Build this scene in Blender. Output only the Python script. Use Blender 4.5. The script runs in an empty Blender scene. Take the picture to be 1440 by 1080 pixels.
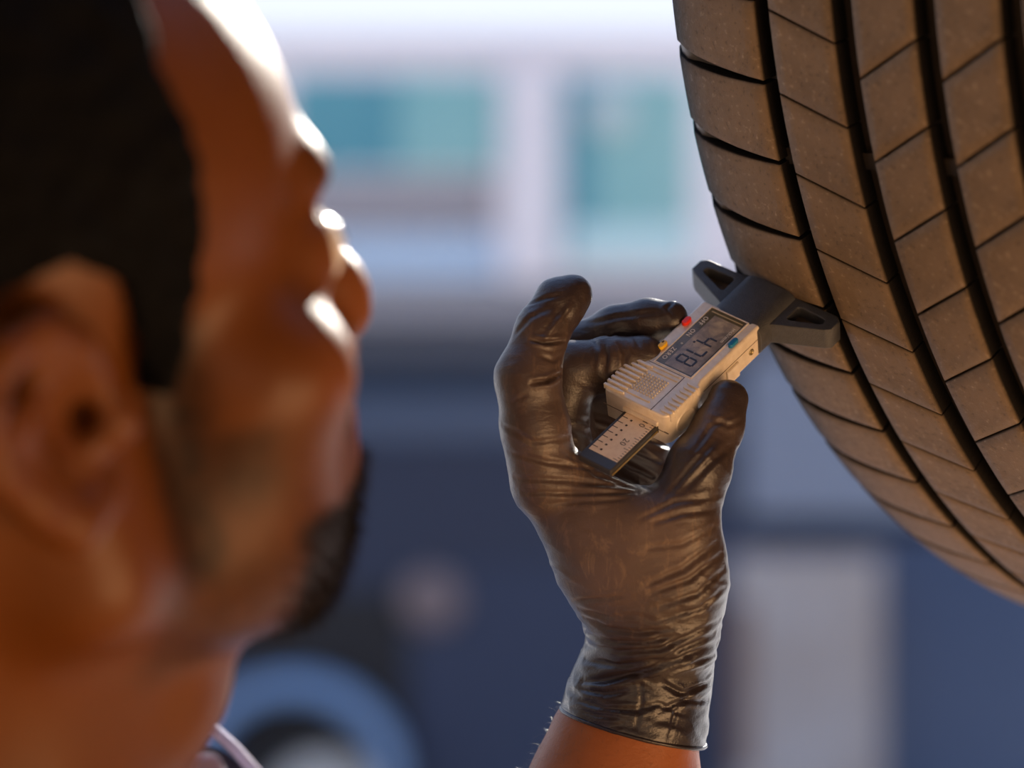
import bpy, bmesh, math, random
import numpy as np
from mathutils import Vector, Matrix
from mathutils.bvhtree import BVHTree

rng = np.random.default_rng(7)
random.seed(7)
SC = bpy.context.scene
COL = SC.collection
H = 1.55            # eye height of the photographer
F = 3840.0          # focal length in pixels of the 1440 wide frame
PI = math.pi

# ------------------------------------------------------------------ camera, sky, sun, exposure
cam_d = bpy.data.cameras.new('camera')
cam = bpy.data.objects.new('camera', cam_d); COL.objects.link(cam)
cam.location = (0, 0, H); cam.rotation_euler = (PI / 2, 0, 0)
cam_d.lens = 96; cam_d.sensor_width = 36; cam_d.clip_start = 0.05; cam_d.clip_end = 300
cam_d.dof.use_dof = True; cam_d.dof.focus_distance = 0.968; cam_d.dof.aperture_fstop = 4.2
SC.camera = cam
SC.view_settings.view_transform = 'Standard'; SC.view_settings.look = 'None'
SC.view_settings.exposure = 0.0; SC.view_settings.gamma = 1.0
SC.view_settings.use_curve_mapping = False

W = bpy.data.worlds.new('sky'); SC.world = W; W.use_nodes = True
nt = W.node_tree; nt.nodes.clear()
o_ = nt.nodes.new('ShaderNodeOutputWorld'); bg = nt.nodes.new('ShaderNodeBackground')
tc = nt.nodes.new('ShaderNodeTexCoord'); sx = nt.nodes.new('ShaderNodeSeparateXYZ')
rp = nt.nodes.new('ShaderNodeValToRGB')
nt.links.new(tc.outputs['Generated'], sx.inputs[0]); nt.links.new(sx.outputs['Z'], rp.inputs[0])
nt.links.new(rp.outputs[0], bg.inputs[0]); nt.links.new(bg.outputs[0], o_.inputs[0])
rp.color_ramp.elements[0].position = 0.0; rp.color_ramp.elements[0].color = (0.80, 0.83, 0.95, 1)
rp.color_ramp.elements[1].position = 0.8; rp.color_ramp.elements[1].color = (0.30, 0.44, 0.78, 1)
e = rp.color_ramp.elements.new(0.25); e.color = (0.70, 0.78, 0.97, 1)
bg.inputs[1].default_value = 1.25

sun_d = bpy.data.lights.new('sun', 'SUN'); sun_d.energy = 13.0; sun_d.angle = math.radians(0.6); sun_d.color = (1.0, 0.93, 0.82)
sun = bpy.data.objects.new('sun', sun_d); COL.objects.link(sun)
SUN = Vector((0.28, 0.86, 0.43)).normalized()
sun.rotation_euler = SUN.to_track_quat('Z', 'Y').to_euler()
sun.location = (0, 6, 8)

fill_d = bpy.data.lights.new('warm_fill', 'AREA'); fill_d.shape = 'RECTANGLE'; fill_d.size = 0.9; fill_d.size_y = 0.7  # added warm fill light, no fitting stands behind it
fill_d.energy = 14.5; fill_d.color = (1.0, 0.58, 0.28)
fill = bpy.data.objects.new('warm_fill', fill_d); COL.objects.link(fill)
fill.location = (0.80, 0.10, 1.02)
fill.rotation_euler = (Vector((0.03, 0.97, 1.56)) - Vector(fill.location)).to_track_quat('-Z', 'Y').to_euler()

# ------------------------------------------------------------------ helpers
def P(px, py, Y):
    return Vector(((px - 720) / F * Y, Y, H + (540 - py) / F * Y))

def link(o, parent=None):
    COL.objects.link(o)
    if parent is not None: o.parent = parent
    return o

def empty(name, loc=(0, 0, 0), rot=None, parent=None):
    o = bpy.data.objects.new(name, None); o.empty_display_size = 0.02
    if rot is not None:
        o.matrix_world = Matrix.Translation(loc) @ rot.to_4x4()
    else: o.location = loc
    return link(o, parent)

def tag(o, label, cat, group=None):
    o['label'] = label; o['category'] = cat
    if group: o['group'] = group
    return o

def structure(o): o['kind'] = 'structure'; return o

def mesh_np(name, V, Q, smooth=True):
    me = bpy.data.meshes.new(name)
    V = np.asarray(V, np.float32); Q = np.asarray(Q, np.int32)
    n = len(Q); k = Q.shape[1]
    me.vertices.add(len(V)); me.vertices.foreach_set('co', V.ravel())
    me.loops.add(n * k); me.loops.foreach_set('vertex_index', Q.ravel())
    me.polygons.add(n); me.polygons.foreach_set('loop_start', np.arange(0, n * k, k, dtype=np.int32))
    me.update(calc_edges=True); me.validate()
    if smooth: me.polygons.foreach_set('use_smooth', np.ones(len(me.polygons), bool))
    return me

def add_mesh(name, me, mat, parent=None):
    o = bpy.data.objects.new(name, me)
    if mat is not None and not me.materials: me.materials.append(mat)
    return link(o, parent)

def bm_obj(name, bm, mat, parent=None, smooth=False, bevel=0, seg=2, angle=0.6):
    me = bpy.data.meshes.new(name); bmesh.ops.recalc_face_normals(bm, faces=bm.faces)
    bm.to_mesh(me); bm.free()
    if smooth: me.polygons.foreach_set('use_smooth', np.ones(len(me.polygons), bool))
    o = add_mesh(name, me, mat, parent)
    if bevel:
        b = o.modifiers.new('bevel', 'BEVEL'); b.width = bevel; b.segments = seg; b.limit_method = 'ANGLE'; b.angle_limit = angle
        if smooth: b.harden_normals = True
    return o

def bm_box(bm, c, s, rot=None):
    m = Matrix.Translation(c)
    if rot is not None: m = m @ rot.to_4x4()
    m = m @ Matrix.Diagonal((s[0], s[1], s[2], 1))
    return bmesh.ops.create_cube(bm, size=1, matrix=m)['verts']

def bm_prism(bm, pts, z0, z1, inset=0.0):
    a = [bm.verts.new((x, y, z0)) for x, y in pts]; b = [bm.verts.new((x, y, z1)) for x, y in pts]
    n = len(pts)
    bm.faces.new(a[::-1]); bm.faces.new(b)
    for i in range(n): bm.faces.new((a[i], a[(i + 1) % n], b[(i + 1) % n], b[i]))

def bm_tube(bm, pts, radii, n=8, cap=True):
    pts = [Vector(p) for p in pts]; rings = []
    for i, p in enumerate(pts):
        d = (pts[min(i + 1, len(pts) - 1)] - pts[max(i - 1, 0)]).normalized()
        s = d.cross(Vector((0.31, 0.2, 0.93))); s.normalize(); t = d.cross(s)
        r = radii[i] if hasattr(radii, '__len__') else radii
        rings.append([bm.verts.new(p + (s * math.cos(2 * PI * k / n) + t * math.sin(2 * PI * k / n)) * r) for k in range(n)])
    for a, b in zip(rings, rings[1:]):
        for k in range(n): bm.faces.new((a[k], a[(k + 1) % n], b[(k + 1) % n], b[k]))
    if cap: bm.faces.new(rings[0][::-1]); bm.faces.new(rings[-1])

def bm_lathe(bm, prof, n=64, axis='Y', close=False):
    """prof: (radius, along)"""
    rings = []
    for r, h in prof:
        ring = []
        for k in range(n):
            c, s = math.cos(2 * PI * k / n) * r, math.sin(2 * PI * k / n) * r
            ring.append(bm.verts.new({'X': (h, c, s), 'Y': (c, h, s), 'Z': (c, s, h)}[axis]))
        rings.append(ring)
    pairs = list(zip(rings, rings[1:]))
    if close: pairs.append((rings[-1], rings[0]))
    for a, b in pairs:
        for k in range(n): bm.faces.new((a[k], a[(k + 1) % n], b[(k + 1) % n], b[k]))
    return rings

def text_mesh(body, size, depth=0.0):
    cu = bpy.data.curves.new('txt', 'FONT'); cu.body = body; cu.size = size; cu.align_x = 'CENTER'; cu.align_y = 'CENTER'
    cu.extrude = depth; cu.resolution_u = 3; cu.space_character = 1.15
    o = bpy.data.objects.new('txt', cu); COL.objects.link(o)
    dg = bpy.context.evaluated_depsgraph_get(); dg.update()
    me = bpy.data.meshes.new_from_object(o.evaluated_get(dg))
    bpy.data.objects.remove(o); bpy.data.curves.remove(cu)
    return me

# ------------------------------------------------------------------ materials
def mat(name, color=(.5, .5, .5), rough=.5, metal=0.0, **kw):
    m = bpy.data.materials.new(name); m.use_nodes = True
    b = m.node_tree.nodes['Principled BSDF']
    b.inputs['Base Color'].default_value = (*color, 1); b.inputs['Roughness'].default_value = rough
    b.inputs['Metallic'].default_value = metal
    for k, v in kw.items(): b.inputs[k].default_value = v
    return m

class NT:
    def __init__(s, m): s.m = m; s.t = m.node_tree; s.b = s.t.nodes['Principled BSDF']
    def n(s, typ, **kw):
        x = s.t.nodes.new(typ)
        for k, v in kw.items(): setattr(x, k, v)
        return x
    def l(s, a, b): s.t.links.new(a, b)
    def coord(s, scale=(1, 1, 1), out='Object', rot=(0, 0, 0)):
        c = s.n('ShaderNodeTexCoord'); mp = s.n('ShaderNodeMapping'); mp.inputs['Scale'].default_value = scale; mp.inputs['Rotation'].default_value = rot
        s.l(c.outputs[out], mp.inputs[0]); return mp.outputs[0]
    def noise(s, co, scale, detail=4, rough=.55, dist=0.0):
        x = s.n('ShaderNodeTexNoise'); x.inputs['Scale'].default_value = scale; x.inputs['Detail'].default_value = detail
        x.inputs['Roughness'].default_value = rough; x.inputs['Distortion'].default_value = dist
        s.l(co, x.inputs['Vector']); return x.outputs['Fac']
    def ramp(s, fac, stops):
        r = s.n('ShaderNodeValToRGB'); el = r.color_ramp.elements
        el[0].position, el[0].color = stops[0][0], (*stops[0][1], 1); el[1].position, el[1].color = stops[-1][0], (*stops[-1][1], 1)
        for p, c in stops[1:-1]: q = el.new(p); q.color = (*c, 1)
        s.l(fac, r.inputs[0]); return r.outputs[0]
    def mix(s, fac, a, b):
        x = s.n('ShaderNodeMix', data_type='RGBA')
        for sock, v in ((x.inputs[0], fac), (x.inputs[6], a), (x.inputs[7], b)):
            if isinstance(v, bpy.types.NodeSocket): s.l(v, sock)
            elif isinstance(v, tuple): sock.default_value = (*v, 1)
            else: sock.default_value = v
        return x.outputs[2]
    def math(s, op, a, b=0.0):
        x = s.n('ShaderNodeMath', operation=op)
        for i, v in enumerate((a, b)):
            if isinstance(v, bpy.types.NodeSocket): s.l(v, x.inputs[i])
            else: x.inputs[i].default_value = v
        return x.outputs[0]
    def attr(s, name):
        x = s.n('ShaderNodeAttribute'); x.attribute_name = name; return x
    def bump(s, h, strength, dist):
        x = s.n('ShaderNodeBump'); x.inputs['Strength'].default_value = strength; x.inputs['Distance'].default_value = dist
        s.l(h, x.inputs['Height']); s.l(x.outputs[0], s.b.inputs['Normal']); return x

def noisy(name, c1, c2, scale, rough=.6, bump=0.0, bdist=.01, **kw):
    m = mat(name, c1, rough, **kw); q = NT(m); co = q.coord()
    f = q.noise(co, scale)
    q.l(q.ramp(f, [(.35, c1), (.65, c2)]), q.b.inputs['Base Color'])
    if bump: q.bump(q.noise(co, scale * 6), bump, bdist)
    return m

M = {}
M['concrete'] = noisy('floor_paint', (.36, .20, .085), (.30, .165, .07), 3, .55, .2, .002)
M['wall'] = noisy('wall_paint', (.27, .215, .16), (.23, .185, .14), 2, .8)
M['ceil'] = noisy('ceiling_paint', (.28, .25, .22), (.24, .215, .19), 2, .8)
M['asphalt'] = noisy('asphalt', (.72, .70, .68), (.64, .62, .60), 6, .9, .4, .004)

# tyre rubber: dark rubber, brown road dust worn onto the tread faces
m = mat('tread_rubber', (.03, .03, .03), .62); q = NT(m); co = q.coord()
a = q.attr('dust'); f = q.noise(co, 55, 6, .65); f2 = q.noise(co, 420, 3, .6)
dust = q.mix(f, (.098, .068, .042), (.215, .147, .088))
dust = q.mix(q.ramp(f2, [(.60, (0, 0, 0)), (.74, (.55, .55, .55))]), dust, (.38, .29, .20))
dust = q.mix(q.ramp(f2, [(.30, (.5, .5, .5)), (.40, (0, 0, 0))]), dust, (.05, .04, .03))
amt = q.math('MULTIPLY', a.outputs['Fac'], q.math('ADD', q.math('MULTIPLY', f, .5), .72)); amt.node.use_clamp = True
q.l(q.mix(amt, (.006, .006, .007), dust), q.b.inputs['Base Color'])
q.l(q.math('SUBTRACT', .74, q.math('MULTIPLY', f2, .28)), q.b.inputs['Roughness'])
q.l(q.math('ADD', .08, q.math('MULTIPLY', a.outputs['Fac'], .35)), q.b.inputs['Specular IOR Level'])
q.bump(q.math('ADD', f2, q.math('MULTIPLY', q.noise(co, 1500, 2), .6)), .35, .0006); M['tread'] = m
M['rubber'] = noisy('groove_rubber', (.014, .013, .013), (.040, .028, .018), 40, .42)
# carcass: black dusty groove floors, greyer rubber out on the shoulder slots
m = mat('carcass_rubber', (.02, .02, .02), .45); q = NT(m); co = q.coord(); sp = q.n('ShaderNodeSeparateXYZ'); q.l(co, sp.inputs[0])
g_ = q.ramp(q.math('MULTIPLY', sp.outputs['X'], -12.0), [(.34, (0, 0, 0)), (.58, (1, 1, 1))])
q.l(q.mix(g_, q.mix(q.noise(co, 40), (.010, .009, .009), (.036, .025, .016)), q.mix(q.noise(co, 70), (.085, .085, .095), (.13, .125, .13))), q.b.inputs['Base Color'])
M['carcass'] = m
M['sidewall'] = noisy('sidewall_rubber', (.02, .02, .022), (.03, .028, .027), 30, .6)
M['alloy'] = mat('alloy', (.5, .5, .52), .35, .9)

# ------------------------------------------------------------------ the setting
def slab(name, x0, x1, y0, y1, z0, z1, m):
    bm = bmesh.new(); bm_box(bm, ((x0 + x1) / 2, (y0 + y1) / 2, (z0 + z1) / 2), (x1 - x0, y1 - y0, z1 - z0))
    return structure(bm_obj(name, bm, m))
slab('floor', -3.2, 3.2, -4.2, 2.3, -.12, 0, M['concrete'])
slab('ground', -40, 40, 2.3, 60, -.14, -.01, M['asphalt'])
slab('wall_left', -3.4, -3.2, -4.2, 2.3, -.12, 4.2, M['wall'])
slab('wall_right', 3.2, 3.4, -4.2, 2.3, -.12, 4.2, M['wall'])
slab('wall_back', -3.4, 3.4, -4.4, -4.2, -.12, 4.2, M['wall'])
slab('ceiling', -3.4, 3.4, -4.4, 0.3, 4.2, 4.4, M['ceil'])

# ------------------------------------------------------------------ minibus parked outside, 8 m away
BY = 8.0
def bx(px): return (px - 720) / F * BY
def bz(py): return H + (540 - py) / F * BY
M['bus_white'] = noisy('van_white_paint', (.92, .87, .88), (.88, .84, .86), 1.5, .35)
M['bus_navy'] = mat('van_navy_paint', (.017, .030, .064), .5, .0)
M['bus_deep'] = mat('van_deep_blue_paint', (.006, .030, .068), .3, .1)
M['bus_blue'] = mat('van_blue_highlight', (.065, .105, .175), .3, .1)
M['bus_steel'] = mat('van_steel_blue_paint', (.20, .25, .34), .35, .1)
M['bus_sky'] = mat('van_pale_blue_paint', (.52, .68, .84), .4)
M['bus_grey'] = mat('van_grey_trim', (.33, .32, .34), .5)
M['bus_lav'] = mat('van_warm_grey_paint', (.36, .34, .36), .5)
M['bus_dark'] = mat('van_dark_trim', (.075, .08, .10), .5)
M['black'] = mat('black_plastic', (.008, .009, .012), .6)
M['glass'] = noisy('tinted_window_glass', (.085, .31, .39), (.13, .38, .44), .9, .3)
M['glass_pale'] = noisy('pale_tinted_window_glass', (.22, .52, .53), (.34, .58, .56), 1.1, .3)
M['plate'] = noisy('cream_board_face', (.42, .40, .40), (.34, .29, .26), 3.0, .7)
M['hub'] = mat('hubcap_grey', (.58, .57, .53), .5, .0)
M['amber'] = mat('dull_pink_lens', (.20, .15, .15), .3)

bus = empty('minibus', (0, BY, 0))
tag(bus, 'dark blue and white minibus with teal windows parked outside behind the glove', 'minibus')
def panel(name, px0, px1, py0, py1, proud, thick, m, parent=bus, bev=.012):
    """a body panel; its outer face stands PROUD metres in front of the side of the bus"""
    bm = bmesh.new()
    bm_box(bm, ((bx(px0) + bx(px1)) / 2, -proud + thick / 2, (bz(py0) + bz(py1)) / 2), (abs(bx(px1) - bx(px0)), thick, abs(bz(py0) - bz(py1))))
    return bm_obj(name, bm, m, parent, bevel=bev)
panel('body_shell', -600, 1900, 480, 1130, 0, 1.9, M['bus_navy'])
panel('upper_shell', -600, 1900, 62, 470, -.03, 1.84, M['bus_white'])
panel('roof', -590, 1890, 44, 66, .0, 1.9, M['bus_white'])
w = panel('window', 395, 712, 98, 248, .0, .05, M['bus_white']); panel('pane', 405, 702, 106, 240, .004, .03, M['glass'], w, .002)
panel('pane', 560, 702, 106, 240, .008, .03, M['glass_pale'], w, .002)
w = panel('window', 778, 985, 96, 384, .0, .05, M['bus_white']); panel('pane', 790, 972, 108, 372, .004, .03, M['glass_pale'], w, .002)
panel('pane', 790, 835, 108, 372, .008, .03, M['glass'], w, .002)
panel('window_glow', 800, 968, 318, 370, .012, .02, mat('pale_window_glow', (.62, .84, .84), .6), w, .002)  # glow low in the window painted as a pale strip
w = panel('window', 20, 320, 98, 300, .0, .05, M['bus_white']); panel('pane', 30, 310, 106, 290, .004, .03, M['glass'], w, .002)
w = panel('window', 1080, 1400, 98, 384, .0, .05, M['bus_white']); panel('pane', 1090, 1390, 108, 372, .004, .03, M['glass_pale'], w, .002)
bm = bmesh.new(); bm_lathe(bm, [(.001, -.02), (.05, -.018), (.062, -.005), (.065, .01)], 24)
o = bm_obj('highlight_disc', bm, mat('pale_highlight', (.62, .70, .70), .4), bus, True); o.location = (bx(855), -.02, bz(158))  # blurred highlight in the window painted as a pale disc
panel('lower_window_panel', 395, 690, 250, 326, .0, .04, M['bus_lav'])
panel('pale_blue_stripe', -580, 745, 330, 392, .0, .04, M['bus_sky'])
panel('pillar', 704, 786, 92, 396, .03, .06, M['bus_white'])
panel('waist_rail', -590, 1890, 400, 450, .03, .1, M['bus_grey'])
panel('belt_strip', -590, 1890, 452, 506, .02, .1, M['bus_dark'])
panel('shoulder_stripe', -590, 1040, 508, 556, .01, .05, M['bus_deep'])
panel('side_highlight', -590, 1040, 560, 618, .02, .05, M['bus_blue'])  # body-side reflection painted as a lighter blue band
d = panel('side_door', 1045, 1880, 500, 728, .03, .08, M['bus_steel'])
panel('door_handle', 1300, 1390, 560, 585, .06, .04, M['black'], d, .008)
panel('door_gap', 1045, 1880, 730, 752, .0, .05, M['black'])
panel('lower_door', 1000, 1880, 756, 1120, .03, .08, mat('van_lower_blue_paint', (.034, .068, .145), .3, .1))
panel('sill_panel', 575, 990, 800, 1120, .01, .05, mat('van_sill_blue', (.021, .038, .082), .5, .0))
panel('wheel_well_shade', 330, 572, 832, 1120, .012, .05, M['black'])  # shade inside the arch put in as a black sheet
bm = bmesh.new(); bm_lathe(bm, [(.001, -.03), (.05, -.028), (.085, -.015), (.09, .01)], 24)
o = bm_obj('side_marker_lamp', bm, M['amber'], bus, True); o.location = (bx(606), -.02, bz(843))
bm = bmesh.new()
for k in range(33):
    an = PI * k / 32
    for rr, yy in ((.25, -.03), (.25, -.16), (.27, -.19), (.31, -.19), (.325, -.17), (.325, -.03)):
        bm.verts.new((math.cos(an) * rr, yy, math.sin(an) * rr))
bm.verts.ensure_lookup_table()
for k in range(32):
    for j in range(5): bm.faces.new([bm.verts[k * 6 + j], bm.verts[k * 6 + j + 1], bm.verts[k * 6 + 7 + j], bm.verts[k * 6 + 6 + j]])
o = bm_obj('mudguard', bm, mat('mudguard_blue_paint', (.19, .31, .50), .4, .0), bus, True); o.location = (bx(417), 0, bz(1096))
wh = empty('wheel', (bx(462), -.02, .295), parent=bus)
bm = bmesh.new(); bm_lathe(bm, [(.19, .1), (.25, .1), (.28, .08), (.285, .02), (.28, -.05), (.25, -.08), (.19, -.07)], 48, close=True)
bm_obj('tyre', bm, M['sidewall'], wh, True)
bm = bmesh.new(); bm_lathe(bm, [(.001, -.10), (.06, -.10), (.07, -.085), (.15, -.09), (.185, -.07), (.19, .0)], 48)
bm_obj('hubcap', bm, M['hub'], wh, True)

board = empty('leaning_board', (bx(1128), BY - .12, 0))
tag(board, 'cream coloured board with a brown stained side leaning against the dark blue minibus', 'board')
bm = bmesh.new(); bm_box(bm, (0, 0, (bz(776) + .35) / 2), (bx(1232) - bx(1024), .03, bz(776) - .35), Matrix.Rotation(math.radians(-1.5), 3, 'X'))
bm_obj('panel', bm, M['plate'], board, bevel=.006)
bm = bmesh.new(); bm_box(bm, (-.19, -.019, (bz(776) + .35) / 2 - .03), (.06, .008, .5))
bm_obj('brown_stain_strip', bm, mat('brown_strip', (.20, .13, .10), .7), board, bevel=.003)
for sx_ in (-.17, .17):
    bm = bmesh.new(); bm_box(bm, (sx_, .01, .18), (.03, .03, .36)); bm_obj('foot', bm, M['black'], board, bevel=.004)

# ------------------------------------------------------------------ the tyre on its raised wheel
TC = Vector((.3297, 1.1441, .2164 + H)); th_, ca_ = .8437, -.1145
TA = Vector((math.cos(th_) * math.cos(ca_), -math.sin(th_) * math.cos(ca_), math.sin(ca_)))
TU = Vector((math.sin(th_), math.cos(th_), 0)); TV = TU.cross(TA).normalized()
TROT = Matrix((TA, -TU, TV)).transposed()      # local x = axle, y = towards the viewer, z = down
TR = .33
tyre = empty('car_tyre', TC, TROT)
tag(tyre, 'dusty worn car tyre on a raised wheel with the gauge pressed to its tread', 'tyre')
SH = [(-.0033, 0), (-.012, .0001), (-.026, .0008), (-.038, .0024), (-.046, .0048), (-.051, .0078), (-.0555, .0125), (-.0595, .019), (-.063, .027)]
def Rprof(s):
    xs = [-p[0] for p in SH][::-1]
    s_ = -s
    return TR - np.interp(s_, [p[0] * -1 for p in SH], [p[1] for p in SH])
PITCH = 2 * PI / 70
def tread_block(name, s0, s1, phi_of_s, gap0, gap1, prof, ns=7, nphi=6, smax=1.0):
    """one pitch of one rib: top with rounded rim, four walls down to the groove floor"""
    ts = np.linspace(0, 1, ns); V = []; D = []
    inner = .0006
    def pt(s, ph, r): return (s, r * math.cos(ph), r * math.sin(ph))
    rows = [('base', 0)] + [('edge', 0), ('top', inner)]
    grid = []
    sv = [s0, s0] + [s0 + (s1 - s0) * t for t in ts] + [s1, s1]
    depth = .0078
    S = [s0] + [s0 + np.sign(s1 - s0) * inner] + [s0 + (s1 - s0) * t for t in ts[1:-1]] + [s1 - np.sign(s1 - s0) * inner] + [s1]
    rows_s = [S[0], S[0]] + S + [S[-1], S[-1]]; nR = len(rows_s)
    for i, s in enumerate(rows_s):
        lev_s = min(i, nR - 1 - i)
        tt = (s - s0) / (s1 - s0)
        g = gap0 + (gap1 - gap0) * tt
        p0 = phi_of_s(s) + g / TR; p1 = phi_of_s(s) + PITCH - g / TR
        row = []
        ph_list = [p0, p0, p0, p0 + inner / TR] + [p0 + (p1 - p0) * k / nphi for k in range(1, nphi)] + [p1 - inner / TR, p1, p1, p1]
        nP = len(ph_list)
        for j, ph in enumerate(ph_list):
            lev = min(lev_s, j, nP - 1 - j); r = prof(s)
            rr = r - (depth, .0015, .00045, 0)[min(lev, 3)]; dd = (0.0, .04, .6, 1.0)[min(lev, 3)]
            if prof is not flat: dd *= float(np.clip(1.05 - (TR - r - .0004) / .0052, .0, 1))
            V.append(pt(s, ph, rr)); D.append(dd); row.append(len(V) - 1)
        grid.append(row)
    Q = []
    for a, b in zip(grid, grid[1:]):
        for j in range(len(a) - 1): Q.append((a[j], a[j + 1], b[j + 1], b[j]))
    Q = np.array(Q)
    if s1 < s0: Q = Q[:, ::-1]
    me = mesh_np(name, V, Q, smooth=False)
    at = me.attributes.new('dust', 'FLOAT', 'POINT'); at.data.foreach_set('value', np.array(D, np.float32))
    me.polygons.foreach_set('use_smooth', np.ones(len(me.polygons), bool))
    try: me.set_sharp_from_angle(angle=math.radians(50))
    except Exception: pass
    me.materials.append(M['tread'])
    return me
def flat(s): return TR
R_ = math.radians
def lin(sA, pA, sB, pB): return lambda s: R_(pA + (pB - pA) * (s - sA) / (sB - sA))
def shoulder_phi(s):
    t = min(max((-s - .0033) / .056, 0), 1.2)
    return R_(20.0 - 1.2 * t - 1.0 * t * t)
ribs = [('shoulder_block', tread_block('shoulder_block', -.0033, -.063, shoulder_phi, .0008, .0031, Rprof, 10)),
        ('tread_block', tread_block('tread_block', .0036, .0322, lin(.0045, 20.7, .031, 22.5), .00042, .00042, flat)),
        ('tread_block', tread_block('tread_block', .0418, .0680, lin(.042, 19.5, .068, 17.1), .00045, .00045, flat)),
        ('tread_block', tread_block('tread_block', .0775, .1036, lin(.079, 19.3, .1035, 16.9), .0006, .0006, flat))]
def Rprof_b(s): return Rprof(-(s - .1095))
ribs.append(('shoulder_block', tread_block('shoulder_block', .1130, .1725, lambda s: R_(17.5 - (s - .113) * 40), .0007, .0019, Rprof_b, 10)))
for nm, me in ribs:
    for k in range(-17, 53):
        o = bpy.data.objects.new(nm, me); COL.objects.link(o); o.parent = tyre
        o.rotation_euler = (k * PITCH, 0, 0)
bm = bmesh.new()
prof = [(TR - .0076, s) for s in np.linspace(-.040, .150, 12)]
left = [(.205, -.045), (.215, -.060), (.245, -.0715), (.275, -.071), (.296, -.0660), (TR - .0285, -.0632), (TR - .0200, -.0590), (TR - .0135, -.0550), (TR - .0095, -.0505), (TR - .0068, -.0455), (TR - .0070, -.0425)]
right = [(r, .1095 - s) for r, s in left[::-1]]
bm_lathe(bm, left + prof + right + [(.21, .14), (.21, -.03)], 140, 'X', close=True)
bm_obj('carcass', bm, M['carcass'], tyre, True)
# wear bars in the grooves
bm = bmesh.new(); bm_box(bm, (0, 0, 0), (.0092, .0032, .006)); wear_me = None
for k in range(0, 70, 11):
    an = R_(25) + k * PITCH
    for sc_ in (0.0, .037, .0728, .1083):
        if wear_me is None: o = bm_obj('wear_bar', bm, M['rubber'], tyre); wear_me = o.data
        else: o = link(bpy.data.objects.new('wear_bar', wear_me), tyre)
        o.location = (sc_, (TR - .0068) * math.cos(an), (TR - .0068) * math.sin(an)); o.rotation_euler = (an, 0, 0)
rim = empty('wheel_rim', parent=tyre)
bm = bmesh.new(); bm_lathe(bm, [(.209, -.048), (.214, -.052), (.207, -.05), (.200, -.035), (.185, -.02), (.182, .12), (.2, .145), (.207, .158), (.214, .161), (.209, .156)], 72, 'X')
bm_obj('barrel', bm, M['alloy'], rim, True)
for k in range(5):
    bm = bmesh.new(); bm_box(bm, (.125, .115, 0), (.03, .15, .045)); 
    o = bm_obj('spoke', bm, M['alloy'], rim, bevel=.008); o.rotation_euler = (k * 2 * PI / 5, 0, 0)
bm = bmesh.new(); bm_lathe(bm, [(.001, .15), (.035, .148), (.05, .14), (.055, .08), (.05, .06), (.001, .055)], 32, 'X'); bm_obj('hub', bm, M['alloy'], rim, True)
bm = bmesh.new(); bm_lathe(bm, [(.03, -.75), (.03, .07), (.001, .07)], 20, 'X'); bm_obj('axle', bm, M['black'], rim, True)

# ------------------------------------------------------------------ the tread depth gauge
GL = Vector((.6338589, .51688494, .57537192)); GW = Vector((.76652114, -.51914674, -.3780635)); GN = GW.cross(GL).normalized()
GROT = Matrix((GW, GL, GN)).transposed(); GC = Vector((.06201667, .976, .004575 + H))
gauge = empty('tread_depth_gauge', GC, GROT)
gauge.scale = (.001,) * 3
tag(gauge, 'silver digital tread depth gauge with black foot held by the gloved hand', 'gauge')
m = mat('silver_plastic', (.60, .55, .48), .30, .22); q = NT(m); co = q.coord()
f = q.noise(co, .35, 4); q.l(q.ramp(f, [(.3, (.70, .61, .51)), (.7, (.83, .745, .64))]), q.b.inputs['Base Color'])
q.bump(q.noise(co, 9, 3), .12, .08); M['silver'] = m
M['gblack'] = noisy('black_gauge_plastic', (.032, .034, .042), (.046, .048, .056), .4, .42, .25, .05)
M['pocket'] = noisy('bounce_pocket', (.10, .06, .034), (.05, .035, .025), .5, .7)  # bounced brown light painted into the pocket floor colour
M['bar'] = mat('slider_bar', (.035, .033, .034), .38)
M['scale'] = noisy('cream_scale', (.85, .70, .55), (.78, .62, .48), .5, .6)
M['ink'] = mat('ink', (.02, .018, .02), .7)
M['disp'] = noisy('display_cover', (.09, .078, .045), (.14, .12, .075), .3, .12)
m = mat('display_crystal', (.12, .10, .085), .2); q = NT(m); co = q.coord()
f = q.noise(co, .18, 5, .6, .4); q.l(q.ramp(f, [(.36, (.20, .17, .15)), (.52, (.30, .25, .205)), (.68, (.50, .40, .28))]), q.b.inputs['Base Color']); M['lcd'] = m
M['seg'] = mat('display_segments', (.018, .018, .03), .4)
M['print'] = mat('cream_print', (.95, .86, .70), .6)
M['red'] = mat('red_button', (.85, .03, .012), .35); M['yellow'] = mat('yellow_button', (.90, .52, .015), .35); M['blue'] = mat('blue_button', (.005, .16, .36), .35)
M['groove'] = mat('seam_shadow_gap', (.10, .075, .055), .8)

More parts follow.
